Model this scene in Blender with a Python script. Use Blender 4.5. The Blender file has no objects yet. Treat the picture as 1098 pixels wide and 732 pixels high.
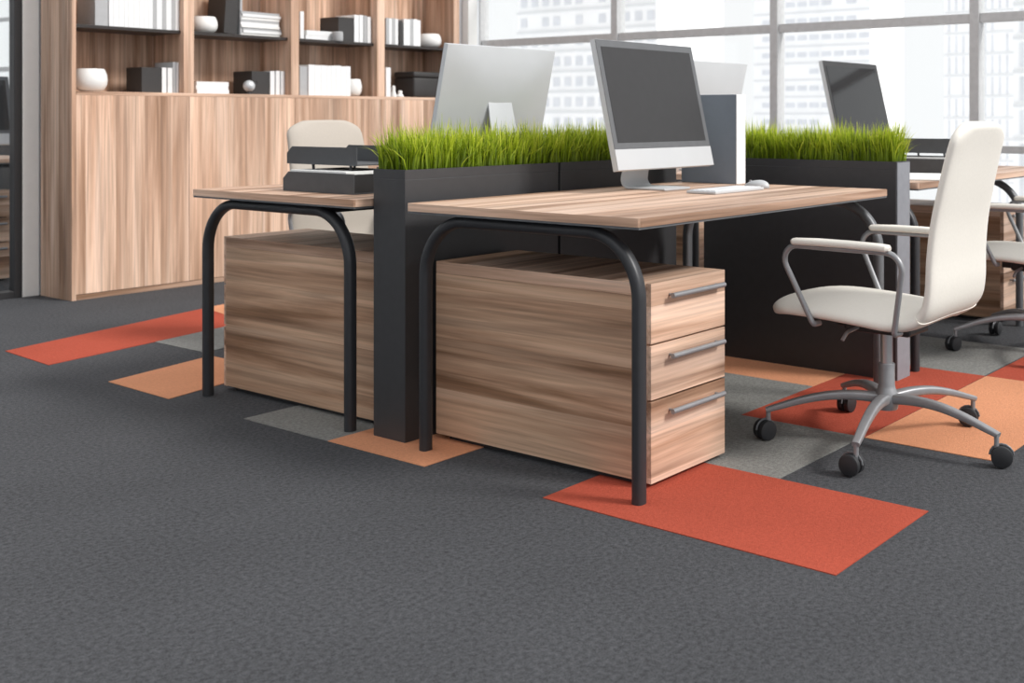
import bpy, bmesh, math, random
from mathutils import Vector, Matrix
random.seed(7)
PI = math.pi
scene = bpy.context.scene
COL = scene.collection

# ------------------------------------------------------------------ objects
def tag(o, label=None, cat=None, group=None, kind=None):
    if label: o['label'] = label
    if cat: o['category'] = cat
    if group: o['group'] = group
    if kind: o['kind'] = kind
    return o

def empty(name, label, cat, loc=(0, 0, 0), rz=0, group=None):
    o = bpy.data.objects.new(name, None)
    o.empty_display_size = .1
    COL.objects.link(o)
    o.location = loc
    o.rotation_euler = (0, 0, rz)
    return tag(o, label, cat, group)

def obj(name, bm, mat, parent=None, smooth=False, loc=None, rot=None):
    bmesh.ops.recalc_face_normals(bm, faces=bm.faces[:])
    me = bpy.data.meshes.new(name)
    bm.to_mesh(me)
    bm.free()
    mats = mat if isinstance(mat, (list, tuple)) else [mat]
    for m in mats:
        me.materials.append(m)
    if len(mats) > 1:                     # end faces get the edge banding
        for p in me.polygons:
            if abs(p.normal.x) > .7: p.material_index = 1
    if smooth:
        for p in me.polygons:
            p.use_smooth = True
        try:
            me.set_sharp_from_angle(angle=math.radians(40))
        except Exception:
            pass
    o = bpy.data.objects.new(name, me)
    COL.objects.link(o)
    if parent: o.parent = parent
    if loc: o.location = loc
    if rot: o.rotation_euler = rot
    return o

def copy_tree(o, parent=None):
    c = o.copy()
    COL.objects.link(c)
    c.parent = parent
    for ch in [x for x in list(COL.objects) if x.parent == o]:
        copy_tree(ch, c)
    return c

def NB(): return bmesh.new()

def box(bm, x0, x1, y0, y1, z0, z1, bev=0.0, seg=2, mi=0):
    t = bmesh.new()
    vs = [t.verts.new(p) for p in ((x0,y0,z0),(x1,y0,z0),(x1,y1,z0),(x0,y1,z0),(x0,y0,z1),(x1,y0,z1),(x1,y1,z1),(x0,y1,z1))]
    for f in ((0,3,2,1),(4,5,6,7),(0,1,5,4),(1,2,6,5),(2,3,7,6),(3,0,4,7)):
        t.faces.new([vs[i] for i in f])
    if bev > 0:
        bmesh.ops.bevel(t, geom=t.edges[:], offset=bev, segments=seg, affect='EDGES', profile=.5)
    merge(bm, t, mi)

def merge(bm, t, mi=0, M=None):
    if M is not None: t.transform(M)
    m = {}
    for v in t.verts: m[v] = bm.verts.new(v.co)
    for f in t.faces:
        try:
            nf = bm.faces.new([m[v] for v in f.verts])
            nf.material_index = mi
            nf.smooth = f.smooth
        except ValueError: pass
    t.free()

def sweep(bm, pts, prof, up=Vector((0, 0, 1)), caps=True, scales=None):
    """sweep a closed 2D profile [(a,b)..] along pts"""
    pts = [Vector(p) for p in pts]
    rings = []
    n = len(pts)
    side0 = None
    for i, p in enumerate(pts):
        if i == 0: t = pts[1] - pts[0]
        elif i == n - 1: t = pts[-1] - pts[-2]
        else: t = (pts[i+1] - p).normalized() + (p - pts[i-1]).normalized()
        t.normalize()
        if side0 is None:
            s = t.cross(up)
            if s.length < 1e-3: s = t.cross(Vector((1, 0, 0)))
        else:
            s = side0 - t * side0.dot(t)
        s.normalize()
        side0 = s
        b = s.cross(t)
        k = scales[i] if scales else 1.0
        if not isinstance(k, (tuple, list)): k = (k, k)
        rings.append([bm.verts.new(p + s * a * k[0] + b * c * k[1]) for a, c in prof])
    m = len(prof)
    for i in range(n - 1):
        for j in range(m):
            bm.faces.new((rings[i][j], rings[i][(j+1) % m], rings[i+1][(j+1) % m], rings[i+1][j]))
    if caps:
        bm.faces.new(rings[0][::-1])
        bm.faces.new(rings[-1])

def circ(r, n=12, r2=None):
    r2 = r2 or r
    return [(r * math.cos(2*PI*i/n), r2 * math.sin(2*PI*i/n)) for i in range(n)]

def rrect(w, h, r, n=4):
    out = []
    for cx, cy, a0 in ((w-r, h-r, 0), (-w+r, h-r, PI/2), (-w+r, -h+r, PI), (w-r, -h+r, 3*PI/2)):
        for i in range(n + 1):
            a = a0 + PI/2*i/n
            out.append((cx + r*math.cos(a), cy + r*math.sin(a)))
    return out

def fillet(pts, r, seg=8):
    """round the corners of a polyline"""
    pts = [Vector(p) for p in pts]
    rr = r if isinstance(r, (list, tuple)) else [r] * (len(pts) - 2)
    out = [pts[0]]
    for i in range(1, len(pts) - 1):
        a, p, c = pts[i-1], pts[i], pts[i+1]
        u = (a - p).normalized(); v = (c - p).normalized()
        ang = u.angle(v)
        d = rr[i-1] / math.tan(ang/2)
        d = min(d, (a-p).length*.49 if i > 1 else (a-p).length*.95, (c-p).length*.49 if i < len(pts)-2 else (c-p).length*.95)
        R = d * math.tan(ang/2)
        ctr = p + (u + v).normalized() * (R / math.sin(ang/2))
        s = p + u*d - ctr; e = p + v*d - ctr
        tot = s.angle(e); ax = s.cross(e).normalized()
        for k in range(seg + 1):
            out.append(ctr + Matrix.Rotation(tot*k/seg, 3, ax) @ s)
    out.append(pts[-1])
    return out

def lathe(bm, prof, n=28, c=(0, 0, 0), mi=0):
    rings = []
    for r, z in prof:
        if r < 1e-5: rings.append([bm.verts.new((c[0], c[1], c[2]+z))])
        else: rings.append([bm.verts.new((c[0]+r*math.cos(2*PI*i/n), c[1]+r*math.sin(2*PI*i/n), c[2]+z)) for i in range(n)])
    for a, b in zip(rings, rings[1:]):
        for i in range(n):
            j = (i+1) % n
            if len(a) == 1 and len(b) == 1: continue
            if len(a) == 1: f = bm.faces.new((a[0], b[i], b[j]))
            elif len(b) == 1: f = bm.faces.new((a[i], a[j], b[0]))
            else: f = bm.faces.new((a[i], a[j], b[j], b[i]))
            f.material_index = mi
    for rg in (rings[0], rings[-1]):
        if len(rg) > 1:
            try: bm.faces.new(rg).material_index = mi
            except ValueError: pass

# ------------------------------------------------------------------ materials
def srgb(r, g, b):
    def f(c):
        c /= 255
        return c/12.92 if c <= .04045 else ((c+.055)/1.055)**2.4
    return (f(r), f(g), f(b), 1)

def new_mat(name):
    m = bpy.data.materials.new(name)
    m.use_nodes = True
    nt = m.node_tree
    b = nt.nodes['Principled BSDF']
    return m, nt, b

def N(nt, typ, **kw):
    n = nt.nodes.new(typ)
    for k, v in kw.items():
        if k in n.inputs: n.inputs[k].default_value = v
        else: setattr(n, k, v)
    return n

def plain(name, col, rough=.5, metal=0, spec=.5, var=.06, nscale=30, bump=0.0, coat=0):
    m, nt, b = new_mat(name)
    L = nt.links
    tc = N(nt, 'ShaderNodeTexCoord')
    nz = N(nt, 'ShaderNodeTexNoise'); nz.inputs['Scale'].default_value = nscale; nz.inputs['Detail'].default_value = 4
    L.new(tc.outputs['Object'], nz.inputs['Vector'])
    rp = N(nt, 'ShaderNodeValToRGB')
    rp.color_ramp.elements[0].position = .3; rp.color_ramp.elements[1].position = .7
    rp.color_ramp.elements[0].color = tuple(c*(1-var) for c in col[:3]) + (1,)
    rp.color_ramp.elements[1].color = tuple(min(1, c*(1+var)) for c in col[:3]) + (1,)
    L.new(nz.outputs['Fac'], rp.inputs['Fac'])
    L.new(rp.outputs['Color'], b.inputs['Base Color'])
    b.inputs['Roughness'].default_value = rough
    b.inputs['Metallic'].default_value = metal
    b.inputs['Specular IOR Level'].default_value = spec
    b.inputs['Coat Weight'].default_value = coat
    if bump:
        bp = N(nt, 'ShaderNodeBump'); bp.inputs['Strength'].default_value = bump; bp.inputs['Distance'].default_value = .002
        L.new(nz.outputs['Fac'], bp.inputs['Height']); L.new(bp.outputs['Normal'], b.inputs['Normal'])
    return m

def wood(name, axis, plank_axis, plank=.11, gain=1.0, rough=.5, tint=(1, 1, 1), lo=.25):
    """axis: grain direction index; plank_axis: direction the boards follow one another in"""
    m, nt, b = new_mat(name)
    L = nt.links
    tc = N(nt, 'ShaderNodeTexCoord')
    oi = N(nt, 'ShaderNodeObjectInfo')
    mul = N(nt, 'ShaderNodeMath', operation='MULTIPLY'); mul.inputs[1].default_value = 17.3
    L.new(oi.outputs['Random'], mul.inputs[0])
    add = N(nt, 'ShaderNodeVectorMath', operation='ADD')
    L.new(tc.outputs['Object'], add.inputs[0]); L.new(mul.outputs[0], add.inputs[1])
    sep = N(nt, 'ShaderNodeSeparateXYZ'); L.new(add.outputs[0], sep.inputs[0])
    # board index, wobbling a little along the grain
    dv = N(nt, 'ShaderNodeMath', operation='DIVIDE'); dv.inputs[1].default_value = plank
    L.new(sep.outputs[plank_axis], dv.inputs[0])
    fl = N(nt, 'ShaderNodeMath', operation='FLOOR'); L.new(dv.outputs[0], fl.inputs[0])
    wn = N(nt, 'ShaderNodeTexWhiteNoise', noise_dimensions='1D'); L.new(fl.outputs[0], wn.inputs['W'])
    off = N(nt, 'ShaderNodeVectorMath', operation='SCALE'); off.inputs['Scale'].default_value = 9
    L.new(wn.outputs['Color'], off.inputs[0])
    add2 = N(nt, 'ShaderNodeVectorMath', operation='ADD'); L.new(add.outputs[0], add2.inputs[0]); L.new(off.outputs[0], add2.inputs[1])
    def stretched(a, c, detail, dist, scale=1.0):
        mp = N(nt, 'ShaderNodeMapping')
        sc = [c, c, c]; sc[axis] = a
        mp.inputs['Scale'].default_value = sc
        L.new(add2.outputs[0], mp.inputs['Vector'])
        nz = N(nt, 'ShaderNodeTexNoise')
        nz.inputs['Scale'].default_value = scale; nz.inputs['Detail'].default_value = detail
        nz.inputs['Distortion'].default_value = dist; nz.inputs['Roughness'].default_value = .55
        L.new(mp.outputs[0], nz.inputs['Vector'])
        return nz
    n1 = stretched(.55, 12, 6, .55)
    n2 = stretched(2.2, 95, 4, .4)
    n4 = stretched(.9, 38, 5, .9)
    n3 = stretched(.5, 4, 2, .3)
    r1 = N(nt, 'ShaderNodeValToRGB'); e = r1.color_ramp.elements
    e[0].position = lo; e[0].color = srgb(120, 86, 64)
    e[1].position = .68; e[1].color = srgb(234, 203, 182)
    k = r1.color_ramp.elements.new(.38 if lo > .2 else .33); k.color = srgb(166, 130, 105)
    k = r1.color_ramp.elements.new(.47); k.color = srgb(202, 166, 142)
    k = r1.color_ramp.elements.new(.56); k.color = srgb(222, 188, 164)
    L.new(n1.outputs['Fac'], r1.inputs['Fac'])
    r2 = N(nt, 'ShaderNodeMapRange'); r2.inputs[1].default_value = .32; r2.inputs[2].default_value = .66; r2.inputs[3].default_value = .82; r2.inputs[4].default_value = 1.10
    L.new(n2.outputs['Fac'], r2.inputs[0])
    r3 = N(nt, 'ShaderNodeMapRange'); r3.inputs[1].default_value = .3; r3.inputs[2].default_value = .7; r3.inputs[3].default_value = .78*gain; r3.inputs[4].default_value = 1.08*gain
    L.new(n3.outputs['Fac'], r3.inputs[0])
    r4 = N(nt, 'ShaderNodeMapRange'); r4.inputs[3].default_value = .86; r4.inputs[4].default_value = 1.06
    L.new(wn.outputs['Value'], r4.inputs[0])
    r5 = N(nt, 'ShaderNodeMapRange'); r5.inputs[1].default_value = .36; r5.inputs[2].default_value = .52; r5.inputs[3].default_value = .78; r5.inputs[4].default_value = 1.05
    L.new(n4.outputs['Fac'], r5.inputs[0])
    m0 = N(nt, 'ShaderNodeMath', operation='MULTIPLY'); L.new(r2.outputs[0], m0.inputs[0]); L.new(r5.outputs[0], m0.inputs[1]); r2 = m0
    m1 = N(nt, 'ShaderNodeMath', operation='MULTIPLY'); L.new(r2.outputs[0], m1.inputs[0]); L.new(r3.outputs[0], m1.inputs[1])
    m2 = N(nt, 'ShaderNodeMath', operation='MULTIPLY'); L.new(m1.outputs[0], m2.inputs[0]); L.new(r4.outputs[0], m2.inputs[1])
    sc = N(nt, 'ShaderNodeVectorMath', operation='SCALE'); L.new(r1.outputs['Color'], sc.inputs[0]); L.new(m2.outputs[0], sc.inputs['Scale'])
    tn = N(nt, 'ShaderNodeVectorMath', operation='MULTIPLY'); tn.inputs[1].default_value = tint
    L.new(sc.outputs[0], tn.inputs[0]); L.new(tn.outputs[0], b.inputs['Base Color'])
    b.inputs['Roughness'].default_value = rough
    b.inputs['Specular IOR Level'].default_value = .35
    return m

def carpet(name, col, var=.35, sc=330):
    m, nt, b = new_mat(name)
    L = nt.links
    tc = N(nt, 'ShaderNodeTexCoord')
    mp = N(nt, 'ShaderNodeMapping'); L.new(tc.outputs['Object'], mp.inputs['Vector'])
    nz = N(nt, 'ShaderNodeTexNoise'); nz.inputs['Scale'].default_value = sc; nz.inputs['Detail'].default_value = 2; nz.inputs['Roughness'].default_value = .7
    L.new(mp.outputs[0], nz.inputs['Vector'])
    n2 = N(nt, 'ShaderNodeTexNoise'); n2.inputs['Scale'].default_value = sc*.32; n2.inputs['Detail'].default_value = 3
    L.new(mp.outputs[0], n2.inputs['Vector'])
    n3 = N(nt, 'ShaderNodeTexNoise'); n3.inputs['Scale'].default_value = 2.2; n3.inputs['Detail'].default_value = 2
    L.new(mp.outputs[0], n3.inputs['Vector'])
    mx = N(nt, 'ShaderNodeMath', operation='ADD'); L.new(nz.outputs['Fac'], mx.inputs[0]); L.new(n2.outputs['Fac'], mx.inputs[1])
    r = N(nt, 'ShaderNodeMapRange'); r.inputs[1].default_value = .72; r.inputs[2].default_value = 1.28; r.inputs[3].default_value = 1-var; r.inputs[4].default_value = 1+var
    L.new(mx.outputs[0], r.inputs[0])
    r3 = N(nt, 'ShaderNodeMapRange'); r3.inputs[1].default_value = .35; r3.inputs[2].default_value = .65; r3.inputs[3].default_value = .95; r3.inputs[4].default_value = 1.05
    L.new(n3.outputs['Fac'], r3.inputs[0])
    mm = N(nt, 'ShaderNodeMath', operation='MULTIPLY'); L.new(r.outputs[0], mm.inputs[0]); L.new(r3.outputs[0], mm.inputs[1])
    s = N(nt, 'ShaderNodeVectorMath', operation='SCALE'); s.inputs[0].default_value = col[:3]
    L.new(mm.outputs[0], s.inputs['Scale'])
    L.new(s.outputs[0], b.inputs['Base Color'])
    b.inputs['Roughness'].default_value = .95
    b.inputs['Specular IOR Level'].default_value = .15
    bp = N(nt, 'ShaderNodeBump'); bp.inputs['Strength'].default_value = .6; bp.inputs['Distance'].default_value = .004
    L.new(mx.outputs[0], bp.inputs['Height']); L.new(bp.outputs['Normal'], b.inputs['Normal'])
    return m

def glass_mat():
    m = bpy.data.materials.new('window_glass')
    m.use_nodes = True
    nt = m.node_tree
    nt.nodes.clear()
    out = N(nt, 'ShaderNodeOutputMaterial')
    tr = N(nt, 'ShaderNodeBsdfTransparent'); tr.inputs['Color'].default_value = (.97, .98, .98, 1)
    gl = N(nt, 'ShaderNodeBsdfGlossy'); gl.inputs['Roughness'].default_value = .02
    lw = N(nt, 'ShaderNodeLayerWeight'); lw.inputs['Blend'].default_value = .5
    pw = N(nt, 'ShaderNodeMath', operation='POWER'); pw.inputs[1].default_value = 4
    nt.links.new(lw.outputs['Facing'], pw.inputs[0])
    fr = N(nt, 'ShaderNodeMapRange'); fr.inputs[3].default_value = .02; fr.inputs[4].default_value = .35
    nt.links.new(pw.outputs[0], fr.inputs[0])
    mx = N(nt, 'ShaderNodeMixShader')
    nt.links.new(fr.outputs[0], mx.inputs[0]); nt.links.new(tr.outputs[0], mx.inputs[1]); nt.links.new(gl.outputs[0], mx.inputs[2])
    nt.links.new(mx.outputs[0], out.inputs['Surface'])
    return m

def grass_mat():
    m, nt, b = new_mat('grass_blades')
    L = nt.links
    tc = N(nt, 'ShaderNodeTexCoord')
    at = N(nt, 'ShaderNodeAttribute', attribute_name='tone')
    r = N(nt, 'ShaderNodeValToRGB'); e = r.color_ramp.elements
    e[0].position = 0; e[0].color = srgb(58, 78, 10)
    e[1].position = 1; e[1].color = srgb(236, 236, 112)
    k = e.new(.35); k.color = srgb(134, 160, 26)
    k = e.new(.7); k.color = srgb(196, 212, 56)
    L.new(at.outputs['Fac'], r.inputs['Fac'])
    L.new(r.outputs['Color'], b.inputs['Base Color'])
    b.inputs['Roughness'].default_value = .5
    tr = N(nt, 'ShaderNodeBsdfTranslucent'); L.new(r.outputs['Color'], tr.inputs['Color'])
    mx = N(nt, 'ShaderNodeMixShader'); mx.inputs[0].default_value = .35
    out = nt.nodes['Material Output']
    L.new(b.outputs[0], mx.inputs[1]); L.new(tr.outputs[0], mx.inputs[2]); L.new(mx.outputs[0], out.inputs['Surface'])
    return m

M = {}
M['wood_x'] = wood('wood_grain_x', 0, 1, .14)
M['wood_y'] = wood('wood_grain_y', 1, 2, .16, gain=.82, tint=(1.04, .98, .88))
M['wood_edge'] = wood('wood_edge', 1, 2, .5, gain=1.1)
M['wood_drawer'] = wood('wood_drawer', 0, 2, .12, gain=1.06)
M['wood_z'] = wood('wood_grain_z', 2, 0, .17, gain=1.06, lo=.18)
M['wood_zy'] = wood('wood_grain_z_side', 2, 1, .09, gain=.85)
M['wood_back'] = wood('wood_back_panel', 2, 0, .16, gain=.98)
M['carpet'] = carpet('carpet_dark', srgb(73, 74, 77), .42, 260)
M['tile_red'] = carpet('carpet_red', srgb(170, 78, 60), .12)
M['tile_orange'] = carpet('carpet_orange', srgb(210, 146, 110), .10)
M['tile_grey'] = carpet('carpet_grey', srgb(128, 128, 125), .25, 260)
M['black'] = plain('black_powder_metal', srgb(54, 55, 58), .42, .2)
M['planter'] = plain('planter_metal', srgb(62, 62, 64), .45, .15)
M['dark'] = plain('dark_plastic', srgb(42, 42, 44), .5)
M['tray'] = plain('tray_plastic', srgb(72, 74, 77), .55)
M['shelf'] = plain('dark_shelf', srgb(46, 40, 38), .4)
M['silver'] = plain('brushed_silver', srgb(205, 208, 211), .42, .3, nscale=8, var=.02)
M['silver_matte'] = plain('pale_silver', srgb(190, 193, 196), .5, .1, nscale=8, var=.02)  # rougher, less metallic silver
M['bezel'] = plain('grey_bezel', srgb(98, 100, 103), .45, .2)
M['screen'] = plain('screen_glass', srgb(46, 46, 48), .5, 0, .4)
M['screen_black'] = plain('black_screen_glass', srgb(22, 22, 24), .08, 0, .5)
M['chrome'] = plain('satin_chrome', srgb(200, 201, 203), .3, .7)
M['steel'] = plain('grey_steel', srgb(150, 151, 154), .4, .4)
M['leg_grey'] = plain('dark_steel', srgb(112, 114, 117), .45, .4)
M['leather_shade'] = plain('shaded_cream_leather', srgb(182, 174, 164), .6, nscale=120, var=.02, bump=.12)  # cream leather darkened, so the rear chair's shade sits in its colour
M['leather'] = plain('cream_leather', srgb(232, 227, 218), .55, nscale=120, var=.02, bump=.12)
M['rubber'] = plain('black_rubber', srgb(38, 39, 42), .55)
M['white'] = plain('white_paint', srgb(225, 226, 228), .6, var=.02)
M['wall'] = plain('grey_wall_paint', srgb(214, 216, 220), .8, var=.015, nscale=5)
M['frame'] = plain('window_frame_metal', srgb(196, 196, 197), .6, .0)
M['frame_black'] = plain('black_frame', srgb(44, 44, 46), .5)
M['ceramic'] = plain('white_ceramic', srgb(236, 236, 234), .35, var=.015)
M['paper'] = plain('paper', srgb(232, 232, 230), .8, var=.05, nscale=60)
M['book_white'] = plain('book_white', srgb(230, 231, 232), .65, var=.03)
M['book_grey'] = plain('book_grey', srgb(172, 173, 175), .65, var=.04)
M['book_black'] = plain('book_black', srgb(52, 50, 50), .6, var=.05)
M['tower_grey'] = plain('tower_grey', srgb(112, 122, 134), .5, var=.03)
M['facade'] = plain('pale_facade', srgb(250, 250, 251), .9, var=.03, nscale=.3)
M['facade_win'] = plain('facade_window', srgb(222, 224, 229), .8, var=.06, nscale=.5)
M['glass'] = glass_mat()
M['grass'] = grass_mat()
M['soil'] = plain('soil', srgb(50, 42, 30), .95, var=.3, nscale=90, bump=.5)

# ------------------------------------------------------------------ room shell
WX = 6.60          # inner face of the window wall
BY = 6.70          # wall line behind the bookcase
def struct(name, bm, mat, parent=None):
    o = obj(name, bm, mat, parent)
    if parent is None: o['kind'] = 'structure'
    return o

bm = NB(); box(bm, -1.6, WX+.06, -2.5, 19, -.12, 0); struct('floor', bm, M['carpet'])
bm = NB(); box(bm, 3.028, WX, BY, BY+.12, 0, 2.9); struct('wall_back', bm, M['wall'])
bm = NB(); box(bm, -1.5, WX, 18.0, 18.1, 0, 2.9); struct('wall_far', bm, M['wall'])
bm = NB(); box(bm, 3.15, WX-.08, BY-.02, BY, 0, .08); struct('baseboard_back', bm, M['wall'])

bm = NB(); box(bm, -1.6, -1.5, -2.5, 19, 0, 2.9); struct('wall_light_block', bm, M['wall'])  # unseen wall added to dim sky light on left-facing sides
bm = NB(); box(bm, 3.0285, 3.117, BY-.012, BY-.0005, 0, 2.9); struct('trim_2', bm, M['ceramic'])
# window wall, bay by bay
ys = [-1.62, -.24, 1.15, 2.54, 3.93, 5.30, 6.72, 8.0, 9.2, 10.6, 12.0, 13.4, 14.84, 16.4, 18.0]
for n, (y0, y1) in enumerate(zip(ys, ys[1:])):
    bm = NB()
    box(bm, WX-.03, WX+.07, y0-.03, y0+.03, 0, 3.0, .004)
    if n == len(ys) - 2: box(bm, WX-.03, WX+.07, y1-.03, y1+.03, 0, 3.0, .004)
    e1 = y1-.03
    for z, h in ((.03, .03), (.815, .022), (1.60, .028), (2.22, .022), (2.95, .05)):
        box(bm, WX-.015, WX+.055, y0+.03, e1, z-h, z+h, .003)
    w = struct('window_%d' % (n+1), bm, M['frame'])
    bm = NB(); box(bm, WX+.018, WX+.024, y0+.03, e1, .06, 2.9)
    struct('glass_pane', bm, M['glass'], w)
# pale corner post between wall and window
bm = NB(); box(bm, WX-.22, WX-.12, BY-.07, BY-.0005, 0, 2.9, .004); struct('trim_1', bm, M['ceramic'])
# glazed partition left of the bookcase
bm = NB()
box(bm, 2.985, 3.028, BY-.01, BY+.05, 0, 2.9, .003)
box(bm, .9, .95, BY-.01, BY+.05, 0, 2.9, .003)
box(bm, -1.4, -1.35, BY-.01, BY+.05, 0, 2.9, .003)
box(bm, -1.35, .9, BY-.01, BY+.05, 0, .04, .003); box(bm, .95, 2.985, BY-.01, BY+.05, 0, .04, .003)
w = struct('window_20', bm, M['frame_black'])
bm = NB(); box(bm, -1.35, .9, BY+.015, BY+.023, .04, 2.9); box(bm, .95, 2.985, BY+.015, BY+.023, .04, 2.9)
struct('glass_pane', bm, M['glass'], w)

# ------------------------------------------------------------------ carpet tiles
def tile(pts, mat, label):
    bm = NB()
    h = .0022
    lo = [bm.verts.new((x, y, .0)) for x, y in pts]; hi = [bm.verts.new((x, y, h)) for x, y in pts]
    bm.faces.new(hi); n = len(pts)
    for i in range(n): bm.faces.new((lo[i], lo[(i+1) % n], hi[(i+1) % n], hi[i]))
    bm.faces.new(lo[::-1])
    o = obj('carpet_tile', bm, mat)
    tag(o, label, 'carpet tile', 'coloured carpet tiles')
def R(x0, x1, y0, y1): return [(x0, y0), (x1, y0), (x1, y1), (x0, y1)]
G = [2.242, 2.745, 3.258, 3.76, 4.305, 4.80, 5.3]
tile(R(G[0], G[1], 1.182, 2.05), M['tile_red'], 'large red carpet tile in the foreground under the front desk leg')
tile(R(G[0], G[1], 2.51, 2.95), M['tile_orange'], 'orange carpet tile under the front end of the long planter')
tile(R(G[0], G[1], 2.95, 3.395), M['tile_grey'], 'grey carpet tile beneath the side of the left drawer cabinet')
tile([(G[0], 3.85), (2.75, 3.96), (2.75, 4.40), (G[0]+.01, 4.285)], M['tile_orange'], 'orange carpet tile beside the left leg of the left desk')
tile([(2.26, 4.771), (3.30, 4.985), (3.42, 5.52), (2.285, 5.205)], M['tile_red'], 'long red carpet tile in front of the bookcase')
tile([(2.772, 4.48), (3.40, 4.62), (3.40, 5.004), (2.772, 4.873)], M['tile_grey'], 'grey carpet tile between the long red tile and the left desk')
tile([(3.31, 4.99), (3.95, 5.13), (3.95, 5.62), (3.42, 5.53)], M['tile_orange'], 'orange carpet tile just behind the end of the long red tile')
tile(R(G[1], G[2], 1.625, 2.50), M['tile_grey'], 'grey carpet tile right of the front drawer cabinet')
tile(R(G[2], G[3], 2.08, 2.72), M['tile_grey'], 'grey carpet tile under the front desk, nearer the white chair')
tile(R(G[3], G[4]-.12, 2.08, 2.72), M['tile_orange'], 'shaded orange carpet tile under the desk against the black planter')
tile(R(G[2], G[4], 1.62, 2.075), M['tile_red'], 'red carpet tile under the base of the nearest white chair')
tile(R(G[2], G[4], 1.185, 1.615), M['tile_orange'], 'orange carpet tile right of the nearest white chair base')
tile(R(G[4], G[6], 1.19, 1.615), M['tile_red'], 'red carpet tile at the right edge behind the orange one')
tile(R(G[4], G[5]+.12, 1.625, 2.6), M['tile_grey'], 'pale grey carpet tile under the second white chair')

# ------------------------------------------------------------------ desks
def arch(x, ya, yb, zt=.700, r=.17, w=.0165, d=.019):
    bm = NB()
    pts = fillet([(x, ya, 0), (x, ya, zt), (x, yb, zt), (x, yb, 0)], r, 14)
    sweep(bm, pts, rrect(w, d, .013, 3), up=Vector((1, 0, 0)))
    return bm
def desk(X0, X1, Y0, Y1, la, lb, label, legs=(0.055, .10), group=None, lc=None):
    t = empty('desk', label, 'desk', (X0, Y0, 0), group=group)
    W, D = X1-X0, Y1-Y0
    bm = NB()
    o = rrect(W/2, D/2, .012, 3)
    lo = [bm.verts.new((a+W/2, b+D/2, .727)) for a, b in o]; hi = [bm.verts.new((a+W/2, b+D/2, .75)) for a, b in o]
    bm.faces.new(hi); bm.faces.new(lo[::-1]); n = len(o)
    for i in range(n): bm.faces.new((lo[i], lo[(i+1) % n], hi[(i+1) % n], hi[i]))
    obj('tabletop', bm, [M['wood_x'], M['wood_edge']], t)
    bm = NB(); box(bm, .004, W-.004, .004, D-.004, .7205, .7275)
    obj('underframe', bm, M['leg_grey'], t)
    obj('leg_frame', arch(legs[0], la-Y0, lb-Y0), M['black'], t, True)
    obj('leg_frame', arch(W-legs[1], (lc or la)-Y0, lb-Y0), M['leg_grey'], t, True)
    bm = NB()
    for y in (D*.30, D*.72): box(bm, legs[0], W-legs[1], y-.02, y+.02, .690, .7205)
    obj('crossbar', bm, M['black'], t)
    return t
desk(2.30, 3.76, 1.772, 2.655, 1.815, 2.630, 'wooden desk in front holding the monitor with the dark screen', legs=(.055, .03), lc=1.795)
desk(2.30, 3.76, 2.895, 3.80, 2.985, 3.785, 'wooden desk on the left holding the dark letter trays', legs=(.055, .03))
desk(4.17, 5.92, 1.834, 2.70, 1.875, 2.66, 'wooden desk at the right behind the nearest white chair', legs=(.055, .48))
desk(4.17, 5.72, 2.90, 3.77, 2.94, 3.73, 'wooden desk behind the right planter against the windows', legs=(.055, .10))

# drawer cabinets
def drawers(X0, X1, Y0, Y1, H, label, face=-1, group=None):
    """face -1: drawer fronts look to -y"""
    t = empty('drawer_cabinet', label, 'cabinet', (X0, Y0, 0), group=group)
    W, D = X1-X0, Y1-Y0
    def fy(a, b): return (a, b) if face < 0 else (D-b, D-a)
    bm = NB(); y0, y1 = fy(.018, D)
    box(bm, 0, W, y0, y1, H-.036, H, .0015)
    obj('top_panel', bm, [M['wood_x'], M['wood_edge']], t)
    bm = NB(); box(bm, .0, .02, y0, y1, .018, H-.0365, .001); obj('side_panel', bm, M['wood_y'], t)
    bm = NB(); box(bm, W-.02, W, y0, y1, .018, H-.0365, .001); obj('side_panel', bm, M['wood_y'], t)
    bm = NB(); a, b = fy(D-.02, D-.001); box(bm, .0205, W-.0205, a, b, .018, H-.037); obj('back_panel', bm, M['wood_x'], t)
    bm = NB(); a, b = fy(.05, D-.04); box(bm, .02, W-.02, a, b, 0, .018); box(bm, .0205, W-.0205, *fy(.022, .03), .02, H-.04); obj('plinth', bm, M['dark'], t)
    zs = [.012, .2385, .3905, H]
    for z0, z1 in zip(zs, zs[1:]):
        bm = NB(); a, b = fy(0, .018); box(bm, .004, W-.001, a, b, z0+.0025, z1-(.0025 if z1 < H else 0), .001)
        dr = obj('drawer', bm, M['wood_drawer'], t)
        zc = z1-.038
        bm = NB()
        s = -1 if face < 0 else 1
        yf = 0 if face < 0 else D
        sweep(bm, [(W*.20, yf+s*.022, zc), (W*.90, yf+s*.022, zc)], circ(.0075, 10))
        for x in (W*.24, W*.86): sweep(bm, [(x, yf-s*.0005, zc), (x, yf+s*.022, zc)], circ(.004, 8))
        obj('handle', bm, M['steel'], dr, True)
    return t
drawers(2.46, 2.828, 1.858, 2.700, .557, 'wooden three drawer cabinet under the front desk, drawer fronts in view')
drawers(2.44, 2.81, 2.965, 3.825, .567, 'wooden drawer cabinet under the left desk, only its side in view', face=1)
drawers(5.47, 5.85, 1.965, 2.68, .557, 'wooden drawer cabinet at the right edge behind the second white chair')
drawers(4.36, 4.74, 3.02, 3.80, .557, 'wooden drawer cabinet seen through the gap between the planters', face=1)

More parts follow.
